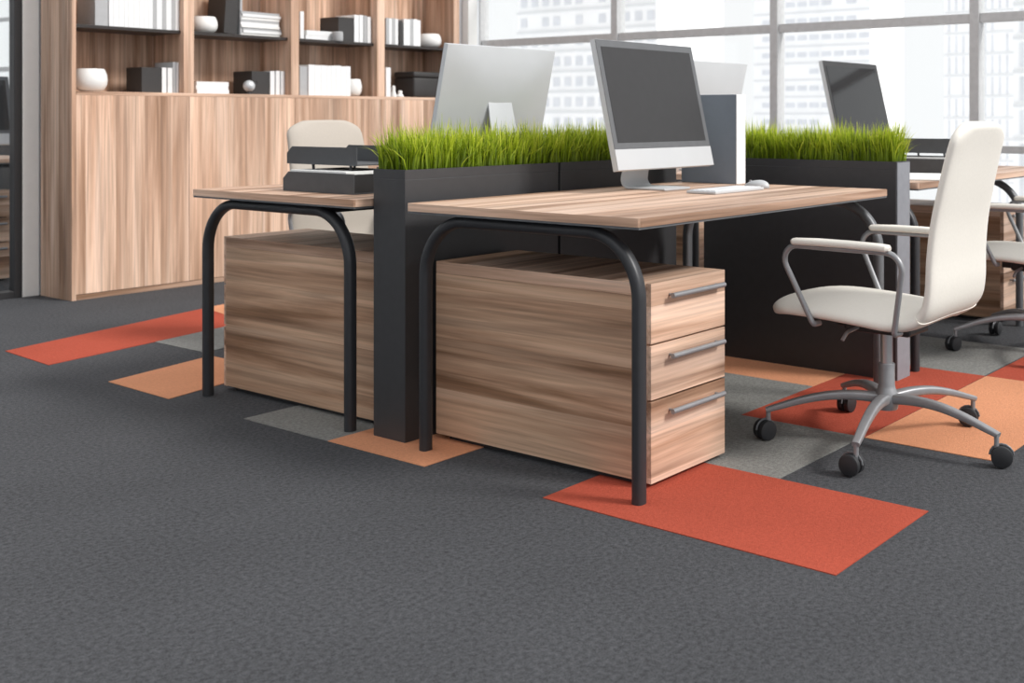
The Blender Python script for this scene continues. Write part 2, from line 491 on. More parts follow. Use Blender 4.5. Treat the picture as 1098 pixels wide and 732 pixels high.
# ------------------------------------------------------------------ planters and grass
def planter(X0, X1, Y0, Y1, H, label, mats, split=None):
    t = empty('planter', label, 'planter', (X0, Y0, 0))
    W, D = X1-X0, Y1-Y0
    segs = [(0, W)] if not split else [(0, split-.006), (split+.006, W)]
    long_y = D > W
    for a, b in segs:
        bm = NB(); box(bm, a, b, 0, D, .0, H-.03, .002)
        w = .008
        box(bm, a, b, 0, w, H-.03, H); box(bm, a, b, D-w, D, H-.03, H)
        box(bm, a, a+w, w, D-w, H-.03, H); box(bm, b-w, b, w, D-w, H-.03, H)
        obj('planter_box', bm, mats[0], t)
        bm = NB(); box(bm, a+w, b-w, w, D-w, H-.03, H-.012); obj('soil', bm, M['soil'], t)
    if split:
        bm = NB(); box(bm, split-.0055, split+.0055, .02, D-.02, 0, H-.01); obj('joint_strip', bm, M['dark'], t)
    return t
planter(2.365, 3.800, 2.735, 2.884, .845, 'long dark planter full of grass standing between the left and front desks', [M['planter']], split=.715)
p2 = planter(4.02, 4.142, 1.862, 2.75, .838, 'dark planter full of grass across the end of the front desk', [M['planter']])
bm = NB(); box(bm, .005, .117, -.004, -.0005, 0.002, .834); e = obj('end_panel', bm, plain('end_panel_grey', srgb(140, 143, 150), .5, .2), p2)
e['label'] = 'lighter grey end panel'

def grass(X0, X1, Y0, Y1, z, n, label):
    bm = NB()
    lay = bm.verts.layers.float.new('tone')
    for i in range(n):
        x = random.uniform(X0+.012, X1-.012); y = random.uniform(Y0+.012, Y1-.012)
        h = random.gauss(.134, .026); h = max(.05, min(h, .185))
        q = x*3 + y*3 if X1-X0 < .3 else x*6
        clump = .5+.5*math.sin(q*7.1+1.3*math.sin(q*17)) 
        h *= .86+.22*clump
        a = random.uniform(0, 2*PI); lean = abs(random.gauss(0, .036)) + .004
        # blades near the rim splay outwards
        ox = (x-(X0+X1)/2)/((X1-X0)/2); oy = (y-(Y0+Y1)/2)/((Y1-Y0)/2)
        dx = math.cos(a)*lean; dy = math.sin(a)*lean
        if abs(ox) > .8 and random.random() < .6: dx += math.copysign(random.uniform(0, .05 if X1-X0 < .3 else .035), ox)
        if abs(oy) > .8 and random.random() < .6: dy += math.copysign(random.uniform(0, .035), oy)
        w = random.uniform(.0018, .0042)
        wa = random.uniform(0, PI); wx = math.cos(wa)*w; wy = math.sin(wa)*w
        base_t = min(1, max(0, random.gauss(.5+.22*clump, .24)))
        prev = None
        for k, f in enumerate((0, .4, .75, 1)):
            px = x + dx*f*f; py = y + dy*f*f; pz = z - .012 + h*f*(1-.12*f*lean/.03)
            ww = 1-f*.85 if k < 3 else 0
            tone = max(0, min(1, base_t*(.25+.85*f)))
            if k < 3: cur = [bm.verts.new((px-wx*ww, py-wy*ww, pz)), bm.verts.new((px+wx*ww, py+wy*ww, pz))]
            else: cur = [bm.verts.new((px, py, pz))]
            for v in cur: v[lay] = tone
            if prev:
                bm.faces.new(prev + cur[::-1] if len(cur) == 2 else prev + cur)
            prev = cur
    me = bpy.data.meshes.new('grass'); bm.to_mesh(me); bm.free(); me.materials.append(M['grass'])
    o = bpy.data.objects.new('grass', me); COL.objects.link(o)
    tag(o, label, 'grass', kind='stuff')
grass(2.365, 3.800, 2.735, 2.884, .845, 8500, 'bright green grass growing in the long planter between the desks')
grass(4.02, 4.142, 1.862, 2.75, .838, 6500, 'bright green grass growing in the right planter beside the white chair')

# ------------------------------------------------------------------ monitors
def monitor(label, scr, tilt=.0, frame=None, W=.575, H=.46, chin=.073):
    """screen looks to -y, base at z=0, panel centre line above the foot"""
    t = empty('computer_monitor', label, 'monitor')
    ang = math.radians(13)
    Mx = Matrix.Translation((0, -.035, .075)) @ Matrix.Rotation(-ang, 4, 'X')
    bm = NB()
    # panel body with a slightly domed back
    nx, nz = 12, 10
    def P(u, v, back):
        x = (u-.5)*W; z = v*H
        d = .010
        if back:
            r = max(abs(u-.5)*2, abs(v-.5)*2)
            d = -.010 - .026*max(0, 1-r**2)
            return bm.verts.new(Mx @ Vector((x, -d, z)))
        return bm.verts.new(Mx @ Vector((x, -d, z)))
    g = {}
    for b_ in (0, 1):
        for i in range(nx+1):
            for j in range(nz+1): g[b_, i, j] = P(i/nx, j/nz, b_)
    for b_ in (0, 1):
        for i in range(nx):
            for j in range(nz): bm.faces.new((g[b_,i,j], g[b_,i+1,j], g[b_,i+1,j+1], g[b_,i,j+1]))
    for i in range(nx):
        bm.faces.new((g[0,i,0], g[1,i,0], g[1,i+1,0], g[0,i+1,0])); bm.faces.new((g[0,i,nz], g[1,i,nz], g[1,i+1,nz], g[0,i+1,nz]))
    for j in range(nz):
        bm.faces.new((g[0,0,j], g[1,0,j], g[1,0,j+1], g[0,0,j+1])); bm.faces.new((g[0,nx,j], g[1,nx,j], g[1,nx,j+1], g[0,nx,j+1]))
    obj('housing', bm, M['silver'], t, True)
    tmp = NB(); box(tmp, -W/2+.001, W/2-.001, -.0125, -.0102, chin, H-.001, .0008); bm = NB(); merge(bm, tmp, 0, Mx)
    obj('bezel', bm, frame or M['bezel'], t)
    tmp = NB(); box(tmp, -W/2+.024, W/2-.024, -.0136, -.0126, chin+.022, H-.026); bm = NB(); merge(bm, tmp, 0, Mx)
    obj('screen', bm, scr, t)
    tmp = NB(); box(tmp, -W/2, W/2, -.0135, -.0102, 0, chin-.0005, .0008); bm = NB(); merge(bm, tmp, 0, Mx)
    obj('chin', bm, M['silver_matte'], t)
    # bent sheet stand
    bm = NB()
    pts = fillet([(0, -.085, .004), (0, .115, .004), (0, .052, .315)], .03, 8)
    sweep(bm, pts, rrect(.078, .0035, .003, 2), up=Vector((0, 0, 1)), scales=[(1.0, 1)]*(len(pts)-1)+[(.8, 1)])
    obj('stand', bm, M['silver_matte'], t, True)
    return t
m2 = monitor('large monitor with a dark grey screen on the front desk', M['screen'])
m2.location = (3.285, 2.445, .7505)
m1 = copy_tree(m2); m1.location = (3.13, 3.135, .7505); m1.rotation_euler.z = PI
m1['label'] = 'silver monitor seen from behind above the grass of the long planter'
m3 = monitor('black screened monitor seen above the grass of the right planter', M['screen_black'], frame=M['frame_black'])
m3.location = (5.06, 2.53, .7505)
m4 = copy_tree(m1); m4.location = (4.57, 3.135, .7505); m4['label'] = 'silver monitor back rising just behind the grey computer tower'

# slim computer tower on the desk corner
t = empty('computer_tower', 'slim grey computer tower with a white front edge on the front desk', 'computer', (3.69, 2.37, .7505))
bm = NB(); box(bm, 0, .062, .004, .262, 0, .345, .002); obj('casing', bm, M['tower_grey'], t)
bm = NB(); box(bm, 0, .062, 0, .0035, 0, .345, .001); e = obj('front_panel', bm, plain('tower_white', srgb(240, 241, 243), .5, var=.01), t); e['label'] = 'white front panel'

# keyboard and mouse
def keyboard(x, y, z, rz, label):
    t = empty('keyboard', label, 'keyboard', (x, y, z), rz)
    bm = NB(); box(bm, -.155, .155, -.06, .06, .0, .010, .003); obj('keyboard_body', bm, M['silver_matte'], t)
    bm = NB()
    for r in range(5):
        for c in range(14):
            if r == 0 and 3 <= c <= 8: continue
            x0 = -.146 + c*.0209; y0 = -.052 + r*.0209
            box(bm, x0, x0+.018, y0, y0+.018, .0101, .0125)
    box(bm, -.146+3*.0209, -.146+9*.0209-.003, -.052, -.034, .0101, .0125)
    obj('keycaps', bm, M['white'], t)
    return t
keyboard(3.31, 2.17, .7505, 0.0, 'slim white keyboard in front of the monitor on the front desk')
def mouse(x, y, z, label):
    bm = NB()
    bmesh.ops.create_uvsphere(bm, u_segments=20, v_segments=12, radius=1)
    for v in bm.verts:
        zz = max(v.co.z, -.15)
        v.co = Vector((v.co.x*.031, v.co.y*.056, (zz+.15)*.024*(1-.25*v.co.y)))
    t = empty('computer_mouse', label, 'mouse', (x, y, z), -.15)
    obj('mouse_shell', bm, M['silver_matte'], t, True)
    bm = NB(); sweep(bm, [(-.003, .03, .021), (.003, .03, .021)], circ(.006, 10)); obj('scroll_wheel', bm, M['steel'], t, True)
mouse(3.56, 2.20, .7505, 'pale computer mouse right of the keyboard on the front desk')

# ------------------------------------------------------------------ letter trays
def tray_box(bm, x0, x1, y0, y1, z0, h, w=.004, inner=None):
    """tray open towards +x, with sloping shoulders at the +y end"""
    box(bm, x0, x1, y0, y1, z0, z0+w)
    # long wall towards the camera, its far upper corner cut off
    c = .03
    def wall(x):
        P_ = [(x, y0, z0+w), (x, y1, z0+w), (x, y1, z0+h-c*.8), (x, y1-c, z0+h), (x, y0, z0+h)]
        lo = [bm.verts.new(p) for p in P_]; hi = [bm.verts.new((p[0]+w, p[1], p[2])) for p in P_]
        bm.faces.new(lo[::-1]); bm.faces.new(hi)
        for i in range(5): bm.faces.new((lo[i], lo[(i+1) % 5], hi[(i+1) % 5], hi[i]))
    wall(x0); wall(x1-w)
def trays(x, y, z, label, rz=0, W=.25, D=.385, upd=(.055, .055)):
    t = empty('letter_tray', label, 'desk tray', (x, y, z), rz)
    bm = NB(); tray_box(bm, 0, W, 0, D, 0, .068); obj('lower_tray', bm, M['tray'], t)
    bm = NB(); tray_box(bm, upd[0], upd[0]+W, upd[1], upd[1]+D, .092, .062); obj('upper_tray', bm, M['tray'], t)
    for px_, py_ in ((upd[0]+.006, .08), (upd[0]+.006, D-.10), (W-.012, .08), (W-.012, D-.10)):
        bm = NB(); sweep(bm, [(px_, py_, .004), (px_, py_+.012, .092)], circ(.005, 8))
        obj('support_post', bm, M['dark'], t, True)
    bm = NB(); box(bm, .0042, W-.0042, .008, .012, .0045, .066); obj('end_shade', bm, M['dark'], t)  # dark sheet painting the shade inside the open tray end
    bm = NB(); box(bm, .008, W-.008, .05, D-.03, .0045, .074, .001); obj('paper_stack', bm, M['paper'], t)
trays(2.44, 3.075, .7505, 'dark two tier letter tray on the left desk')
trays(2.75, 2.99, .7505, 'second dark letter tray behind the first, half hidden by the long planter', W=.085, upd=(0, -.04))
trays(4.86, 1.95, .7505, 'dark two tier letter tray on the desk behind the nearest white chair')
# open magazine / papers on the right desk
t = empty('magazine', 'open white magazine lying on the right desk beside the letter tray', 'magazine', (4.50, 1.99, .7505), .3)
for s in (-1, 1):
    bm = NB()
    pr = [(0, .003), (s*.03, .016), (s*.08, .018), (s*.14, .010), (s*.17, .004)]
    a = [[bm.verts.new((x, yy, zz)) for x, zz in pr] for yy in (-.11, .11)]
    b = [[bm.verts.new((x, yy, .0005)) for x, zz in pr] for yy in (-.11, .11)]
    for i in range(4):
        bm.faces.new((a[0][i], a[0][i+1], a[1][i+1], a[1][i])); bm.faces.new((b[0][i], b[0][i+1], b[1][i+1], b[1][i]))
        bm.faces.new((a[0][i], a[0][i+1], b[0][i+1], b[0][i])); bm.faces.new((a[1][i], a[1][i+1], b[1][i+1], b[1][i]))
    bm.faces.new((a[0][4], a[1][4], b[1][4], b[0][4]))
    obj('page', bm, M['paper'], t)

# ------------------------------------------------------------------ office chair
def catmull(P, n=6):
    P = [Vector(p) for p in P]; out = []
    for i in range(len(P)-1):
        p0 = P[max(0, i-1)]; p1 = P[i]; p2 = P[i+1]; p3 = P[min(len(P)-1, i+2)]
        for k in range(n):
            t_ = k/n
            out.append(.5*((2*p1)+(-p0+p2)*t_+(2*p0-5*p1+4*p2-p3)*t_*t_+(-p0+3*p1-3*p2+p3)*t_**3))
    out.append(P[-1]); return out

def pad(bm, path, widths, thick, nv=20, curve=0.0, capround=(True, True)):
    """upholstered sheet: path list of (y,z); half widths and half thickness per path point; rounded rim"""
    n = len(path)
    rings = []
    for i, p in enumerate(path):
        a = path[max(0, i-1)]; b = path[min(n-1, i+1)]
        t_ = (b-a).normalized(); nrm = Vector((-t_.y, t_.x))     # in (y,z)
        w, th = widths[i], thick[i]
        ring = []
        m = nv*2
        for k in range(m):
            a_ = 2*PI*k/m
            cx, cy = math.cos(a_), math.sin(a_)
            ex = math.copysign(abs(cx)**.55, cx); ey = math.copysign(abs(cy)**.75, cy)
            x = w*ex
            off = th*ey + curve*((x/max(w, 1e-4))**2)*w/.24
            q = p + nrm*off
            ring.append(bm.verts.new((x, q.x, q.y)))
        rings.append(ring)
    for r0, r1 in zip(rings, rings[1:]):
        for k in range(len(r0)):
            j = (k+1) % len(r0)
            bm.faces.new((r0[k], r0[j], r1[j], r1[k]))
    bm.faces.new(rings[0][::-1]); bm.faces.new(rings[-1])

def make_chair(label):
    t = empty('office_chair', label, 'chair', group='office chairs at the desks')
    # one flowing shell line (y forward, z up)
    line = catmull([(.318, .402), (.29, .418), (.22, .428), (.10, .426), (-.02, .418), (-.10, .412), (-.165, .420), (-.205, .452), (-.219, .51),
                    (-.222, .60), (-.232, .70), (-.252, .80), (-.275, .90), (-.297, .975), (-.302, .992)], 5)
    n = len(line)
    # split at the bend
    cut = 7*5-2
    seat = line[:cut+1]; back = line[cut-2:]
    def wseat(i, m):
        f = i/(m-1)
        front = min(1, (1-(1-min(1, f/.42))**2.4))
        return max(.03, .10+.138*front**.8) if f > 0 else .07
    m = len(seat)
    ws = [wseat(i, m) for i in range(m)]; ws = [w if i < m-8 else w-.0022*(i-(m-8)) for i, w in enumerate(ws)]
    th = [min(.026, .010+.016*(i/3)) for i in range(m)]
    bm = NB(); pad(bm, seat, ws, th, curve=.012); obj('seat', bm, M['leather'], t, True)
    m = len(back)
    wb = []
    for i in range(m):
        z = back[i].y
        w = .218 - .026*max(0, min(1, (z-.45)/.5))
        if z > .93: w -= .085*((z-.93)/.062)**2.6
        wb.append(w)
    tb = [.025 if i < m-4 else (.023, .020, .015, .008)[i-(m-4)] for i in range(m)]
    bm = NB(); pad(bm, back, wb, tb, curve=.010); obj('backrest', bm, M['leather'], t, True)
    # arms
    for s in (-1, 1):
        x = s*.262
        bm = NB()
        pts = fillet([(s*.20, .126, .385), (s*.243, .124, .388), (x, .240, .622), (x, -.178, .620), (s*.243, -.138, .384), (s*.20, -.138, .383)], [.012, .045, .05, .012], 7)
        sweep(bm, pts, circ(.0088, 10), up=Vector((1, 0, 0)))
        obj('arm_frame', bm, M['steel'], t, True)
        bm = NB()
        pts = [(x, .185, .633), (x, .176, .634), (x, .10, .636), (x, 0, .636), (x, -.10, .634), (x, -.126, .632), (x, -.134, .631)]
        sweep(bm, pts, rrect(.021, .0105, .009, 4), scales=[.5, .95, 1, 1, 1, .95, .5])
        obj('arm_pad', bm, M['leather'], t, True)
    # mechanism
    bm = NB(); box(bm, -.075, .075, -.11, .11, .345, .390, .01, 2)
    box(bm, -.03, .03, .11, .16, .35, .378, .006)
    obj('tilt_mechanism', bm, M['dark'], t)
    bm = NB(); sweep(bm, fillet([(-.07, .06, .36), (-.13, .07, .352), (-.15, .075, .33)], .03, 5), circ(.006, 8)); obj('lever', bm, M['steel'], t, True)
    # column
    bm = NB(); lathe(bm, [(0, .225), (.0190, .225), (.0190, .346), (0, .346)], 24); obj('gas_column', bm, M['chrome'], t, True)
    bm = NB(); lathe(bm, [(0, .105), (.034, .105), (.037, .12), (.034, .155), (.028, .168), (.0255, .178), (.0255, .243), (.0245, .246), (0, .246)], 28); obj('hub', bm, M['steel'], t, True)
    for k in range(5):
        a = math.radians(120-72*k)
        c, s = math.cos(a), math.sin(a)
        bm = NB()
        prof = [(r, z) for r, z in ((.02, .138), (.10, .144), (.18, .140), (.26, .124), (.33, .103), (.372, .090))]
        cv = catmull(prof, 4)
        sweep(bm, [(c*p.x, s*p.x, p.y) for p in cv], rrect(.0148, .0120, .007, 3), scales=[(1.25-.5*i/len(cv), 1.30-.70*i/len(cv)) for i in range(len(cv))])
        lg = obj('base_leg', bm, M['steel'], t, True)
        bm = NB(); sweep(bm, [(c*.365, s*.365, .095), (c*.365, s*.365, .048)], circ(.0075, 10))
        obj('caster_stem', bm, M['steel'], lg, True)
        # twin wheel caster; trails in its own direction
        ca = a + (.7, -.9, 2.2, .5, -1.8)[k]
        px_, py_ = c*.365, s*.365
        ax = Vector((-math.sin(ca), math.cos(ca), 0)); fw = Vector((math.cos(ca), math.sin(ca), 0))
        ctr = Vector((px_, py_, .0310)) + fw*.014
        bm = NB()
        for sd in (-1, 1):
            pts = [ctr + ax*sd*q for q in (.004, .006, .021, .0235)]
            sweep(bm, pts, circ(.0305, 22), scales=[.9, 1, 1, .84])
        sweep(bm, [ctr-ax*.006, ctr+ax*.006], circ(.010, 10))
        obj('caster', bm, M['rubber'], lg, True)
        bm = NB()
        hood = []
        for q in range(9):
            b_ = PI*(.02+.95*q/8)
            hood.append(ctr + fw*math.cos(b_)*.0335*-1 + Vector((0, 0, math.sin(b_)*.0335)))
        sweep(bm, hood, rrect(.0035, .002, .0015, 1), up=ax)
        obj('caster_hood', bm, M['leg_grey'], lg, True)
    return t
c1 = make_chair('nearest cream office chair, seen from behind at the front desk')
c1.location = (3.25, 1.537, .002)
c2 = copy_tree(c1); c2.location = (4.91, 1.60, .002); c2.rotation_euler.z = math.radians(4)
c2['label'] = 'second cream office chair cut off by the right edge of the view'
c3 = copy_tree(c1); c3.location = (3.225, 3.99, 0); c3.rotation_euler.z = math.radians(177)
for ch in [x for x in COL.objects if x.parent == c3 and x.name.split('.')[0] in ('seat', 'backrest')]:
    ch.data = ch.data.copy(); ch.data.materials[0] = M['leather_shade']
c3['label'] = 'cream office chair, colour darkened for shade, behind the left desk facing the letter trays'

# ------------------------------------------------------------------ bookcase
BX0, BX1, FY = 3.118, 5.99, 6.32
bc = empty('bookcase', 'tall wooden wall bookcase with open shelves above closed doors', 'bookcase', (BX0, FY, 0))
def bo(name, x0, x1, y0, y1, z0, z1, mat, par=bc, bev=.001):
    b = NB(); box(b, x0-BX0, x1-BX0, y0-FY, y1-FY, z0, z1, bev)
    return obj(name, b, mat, par)
LED = 1.150
cols = [(3.118, 3.142), (3.775, 3.84), (4.517, 4.578), (5.215, 5.282), (5.935, 5.99)]
bo('side_panel', cols[0][0], cols[0][1], FY+.018, BY-.03, .0, 2.5, M['wood_zy'])
bo('side_panel', cols[4][0], cols[4][1], FY, BY-.03, LED, 2.5, M['wood_zy'])
bo('side_panel', cols[4][0], cols[4][1], FY+.018, BY-.03, 0, LED-.02, M['wood_zy'])
bo('front_edge', cols[0][0], cols[0][1], FY, FY+.0175, .0, 2.5, M['wood_z'])
for a, b in cols[1:4]: bo('divider', a, b, FY, BY-.045, LED+.0005, 2.5, M['wood_z'])
bo('back_panel', cols[0][1], cols[4][0], BY-.043, BY-.0305, .03, 2.5, M['wood_back'])
bo('ledge', cols[0][1]+.001, 5.99, FY-.001, BY-.045, LED-.02, LED, M['wood_x'])
bo('plinth', cols[0][1]+.001, 5.934, FY+.004, BY-.05, .0, .030, M['wood_x'])
for x0, x1 in ((3.1425, 3.808), (3.811, 4.548), (4.551, 5.246), (5.249, 5.985)):
    bo('door', x0, x1, FY, FY+.018, .032, LED-.0205, M['wood_z'])
for (a, b), (c, d) in zip(cols, cols[1:]):
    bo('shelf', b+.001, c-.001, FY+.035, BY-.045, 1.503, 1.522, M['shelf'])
bo('top_panel', cols[0][1]+.001, 5.934, FY, BY-.045, 2.47, 2.5, M['wood_x'])

SH = 1.5225; LG = LED+.0005
HY, CX = 125., 720.
def pxX(px, Y):          # world x of an image column on the plane y=Y (measuring aid for shelf contents)
    F = 1222.5; a = math.radians(35.994); r = (px-CX)/F
    return Y*(math.cos(a)+r*math.sin(a))/(math.sin(a)-r*math.cos(a))

def clampx(x0, x1):
    for (a, b), (c, d_) in zip(cols, cols[1:]):
        if b-.05 < x0 < c: return max(x0, b+.002), min(x1, c-.002)
    return x0, x1
def book(x0, x1, y0, d, z, h, mat, label, group, lean=0.0):
    w = x1-x0
    t = empty('book', label, 'book', (x0, y0, z), group=group)
    if lean: t.rotation_euler.y = lean
    b = NB(); box(b, 0, .0025, 0, d, 0, h); box(b, w-.0025, w, 0, d, 0, h); box(b, .0025, w-.0025, 0, .0025, 0, h)
    obj('cover', b, mat, t)
    b = NB(); box(b, .0026, w-.0026, .0026, d-.004, .003, h-.003); obj('pages', b, M['paper'], t)
    return t
def row(px0, px1, z, h, n, mats, label, group, Y=None, d=.2, jit=.012, label_fn=None):
    Y = Y or FY+.05
    x0, x1 = clampx(pxX(px0, Y), pxX(px1, Y))
    ws = [random.uniform(.8, 1.25) for _ in range(n)]; s = sum(ws); x = x0
    for i, w in enumerate(ws):
        ww = w/s*(x1-x0)
        ord_ = label if n == 1 or isinstance(label, str) else label[i]
        book(x, x+ww-.0012, Y, d, z, h-random.uniform(0, jit), mats[i % len(mats)], ord_, group)
        x += ww
B, GR, W_ = M['book_black'], M['book_grey'], M['book_white']
# first bay, upper shelf
row(102, 116, SH, .26, 1, [GR], 'broad grey binder at the left end of the top shelf row, first bay', 'binders in the first bay', Y=FY+.05)
row(117, 192.5, SH, .26, 15, [W_, W_, W_, W_, W_, W_, W_, W_, M['book_white'], GR, W_, GR, W_, GR, W_], 'white spined book in the long row on the top shelf, first bay', 'white books on the top shelf of the first bay', Y=FY+.045)
# first bay, ledge
row(152, 173.5, LG, .155, 1, [B], 'black book in front of white books on the ledge, first bay', 'books on the ledge of the first bay', Y=FY+.06, d=.17)
row(173.8, 178.5, LG, .158, 1, [W_], 'thin white book beside the black book on the ledge, first bay', 'books on the ledge of the first bay', Y=FY+.06, d=.17)
row(180, 185, LG, .160, 1, [W_], 'second thin white book right of the black book, first bay', 'books on the ledge of the first bay', Y=FY+.06, d=.17)
row(185.5, 189.5, LG, .185, 1, [GR], 'taller grey book between white books on the ledge, first bay', 'books on the ledge of the first bay', Y=FY+.06, d=.2)
row(190, 195.5, LG, .192, 1, [M['book_white']], 'tallest pale book against the divider on the ledge, first bay', 'books on the ledge of the first bay', Y=FY+.05, d=.22)
# second bay, upper shelf
b_ = book(pxX(238, FY+.12), pxX(252, FY+.12), FY+.10, .19, SH+.010, .26, B, 'leaning black book beside the paper stack, second bay top shelf', 'books in the second bay', lean=math.radians(4))
row(257.5, 260, SH, .26, 1, [GR], 'thin grey book standing behind the paper stack, second bay top shelf', 'books in the second bay', Y=FY+.09)
# second bay, ledge
row(270, 289.5, LG, .150, 1, [B], 'black book behind the round ornament on the ledge, second bay', 'books on the ledge of the second bay', Y=FY+.07)
for a, b, nm in ((290, 294.5, 'first'), (296, 300, 'second'), (301.5, 305.5, 'third')):
    row(a, b, LG, .158, 1, [W_], '%s thin white book right of the black book, second bay ledge' % nm, 'books on the ledge of the second bay', Y=FY+.06)
# third bay
row(322, 326, SH, .18, 1, [W_], 'single thin white book at the left end, third bay top shelf', 'books in the third bay', Y=FY+.05, d=.15)
row(363, 379.5, SH, .176, 1, [B], 'black book left of the white books, third bay top shelf', 'books in the third bay', Y=FY+.05)
for a, b, nm in ((380, 385, 'first'), (385.6, 389.5, 'second'), (390, 393.8, 'third'), (394.2, 398, 'fourth')):
    row(a, b, SH, .19, 1, [W_ if nm != 'third' else GR], '%s pale book right of the black book, third bay top shelf' % nm, 'books in the third bay', Y=FY+.05)
row(321.5, 330, LG, .200, 1, [GR], 'grey binder against the divider on the ledge, third bay', 'books on the ledge of the third bay', Y=FY+.05)
row(331, 376, LG, .205, 8, [W_], 'white book in the row on the ledge, third bay', 'white books on the ledge of the third bay', Y=FY+.04, jit=.006)
# fourth bay
row(414, 427, SH, .19, 4, [GR, W_], 'narrow pale book at the left of the top shelf row, fourth bay', 'narrow books on the top shelf of the fourth bay', Y=FY+.05, jit=.008)
book(pxX(428, FY+.05)+.006, pxX(431.5, FY+.05)+.006, FY+.05, .2, SH, .175, M['book_black'], 'slightly leaning dark book among pale books, fourth bay top shelf', 'books in the fourth bay', lean=-.06)
row(433, 451, SH, .195, 5, [W_, W_, GR, W_], 'pale book left of the white bowl on the top shelf, fourth bay', 'wider books on the top shelf of the fourth bay', Y=FY+.05, jit=.008)
row(414, 419, LG, .21, 1, [W_], 'tall white book against the divider on the ledge, fourth bay', 'books in the fourth bay', Y=FY+.05)

# lying stacks
def stack(px0, px1, z, hs, mats, labels, group, Y=FY+.08, d=.2, jit=.008, name='book', cat='book'):
    x0, x1 = clampx(pxX(px0, Y), pxX(px1, Y))
    for i, h in enumerate(hs):
        j = random.uniform(-jit, jit)
        t = empty(name, labels[i] if isinstance(labels, list) else labels, cat, (x0+j, Y+random.uniform(0, jit), z), group=group)
        b = NB(); W = x1-x0
        box(b, 0, W, 0, d, 0, .002); box(b, 0, W, 0, d, h-.0022, h-.0002); box(b, 0, W, 0, .002, .002, h-.0022)
        obj('cover', b, mats[i % len(mats)], t)
        b = NB(); box(b, .003, W-.003, .0021, d-.004, .0021, h-.0023); obj('pages', b, M['paper'], t)
        z += h
stack(211.5, 246, LG, [.026, .024, .024], [W_, W_, W_], ['lowest of three lying white books on the ledge, second bay', 'middle of three lying white books on the ledge, second bay', 'topmost of three lying white books on the ledge, second bay'], 'lying books on the second bay ledge')
stack(260, 301, SH, [.017]*9, [M['paper'], W_, GR], 'white journal in the thick lying stack on the top shelf, second bay', 'lying journals on the top shelf of the second bay', jit=.012)
stack(329, 357, SH, [.03, .032], [W_], ['lower lying white book on the top shelf, third bay', 'upper lying white book on the top shelf, third bay'], 'lying books in the third bay')

def bowl(px, Y, z, r, h, label, name='bowl', cat='bowl'):
    x = pxX(px, Y)
    b = NB()
    pr = [(0, .0), (r*.55, .0), (r*.80, h*.10), (r*.96, h*.30), (r, h*.52), (r*.95, h*.76), (r*.84, h*.95), (r*.80, h), (r*.76, h*.97), (r*.86, h*.75), (r*.88, h*.4), (r*.5, h*.1), (0, h*.08)]
    lathe(b, pr, 36)
    o = obj(name, b, M['ceramic'], None, True, loc=(x, Y, z)); tag(o, label, cat)
bowl(97, FY+.10, LG, .088, .128, 'round white bowl on the ledge of the first bay')
bowl(219, FY+.12, SH, .078, .10, 'round white bowl on the top shelf of the second bay')
bowl(461, FY+.12, SH, .085, .10, 'round white bowl on the top shelf of the fourth bay')
bowl(378.5, FY+.09, LG, .060, .118, 'white ceramic pot at the end of the ledge row, third bay', 'pot', 'pot')
# small cylinder
b = NB(); lathe(b, [(0, 0), (.034, 0), (.036, .004), (.036, .058), (.032, .062), (0, .062)], 24)
o = obj('candle', b, M['book_grey'], None, True, loc=(pxX(361, FY+.06), FY+.05, SH)); tag(o, 'short grey candle beside the lying white books, third bay top shelf', 'candle')
# round ornament with small ring
t = empty('ornament', 'round silver ornament on the ledge of the second bay', 'ornament', (pxX(266.5, FY+.04), FY+.035, LG))
b = NB(); bmesh.ops.create_uvsphere(b, u_segments=24, v_segments=16, radius=.036, matrix=Matrix.Translation((0, 0, .052))); obj('ball', b, M['silver'], t, True)
b = NB(); lathe(b, [(0, 0), (.02, 0), (.018, .01), (.007, .018), (0, .02)], 20); obj('foot', b, M['dark'], t, True)
b = NB(); sweep(b, [(.03+.014+.014*math.cos(q*PI/6), 0, .072+.014*math.sin(q*PI/6)) for q in range(13)], circ(.003, 8), up=Vector((0, 1, 0)), caps=False); obj('ring', b, M['dark'], t, True)
# small white figurines
for i, (px, r, h, lab) in enumerate(((422, .022, .085, 'taller small white figurine on the ledge, fourth bay'), (429, .026, .05, 'lower small white figurine on the ledge, fourth bay'))):
    b = NB(); lathe(b, [(0, 0), (r, 0), (r*1.05, h*.15), (r*.55, h*.5), (r*.62, h*.72), (r*.5, h*.9), (0, h)], 20)
    o = obj('figurine', b, M['ceramic'], None, True, loc=(pxX(px, FY+.08), FY+.08, LG)); tag(o, lab, 'figurine')
# black storage box with rounded corners
x0, x1 = pxX(444, FY+.06), pxX(478, FY+.06)
t = empty('storage_box', 'black storage box on the ledge of the fourth bay behind the silver monitor', 'box', ((x0+x1)/2, FY+.17, LG))
b = NB(); box(b, -(x1-x0)/2, (x1-x0)/2, -.11, .11, 0, .145, .014, 3); obj('box_body', b, B, t, True)
b = NB(); box(b, -(x1-x0)/2-.003, (x1-x0)/2+.003, -.113, .113, .1455, .188, .014, 3); obj('box_lid', b, B, t, True)

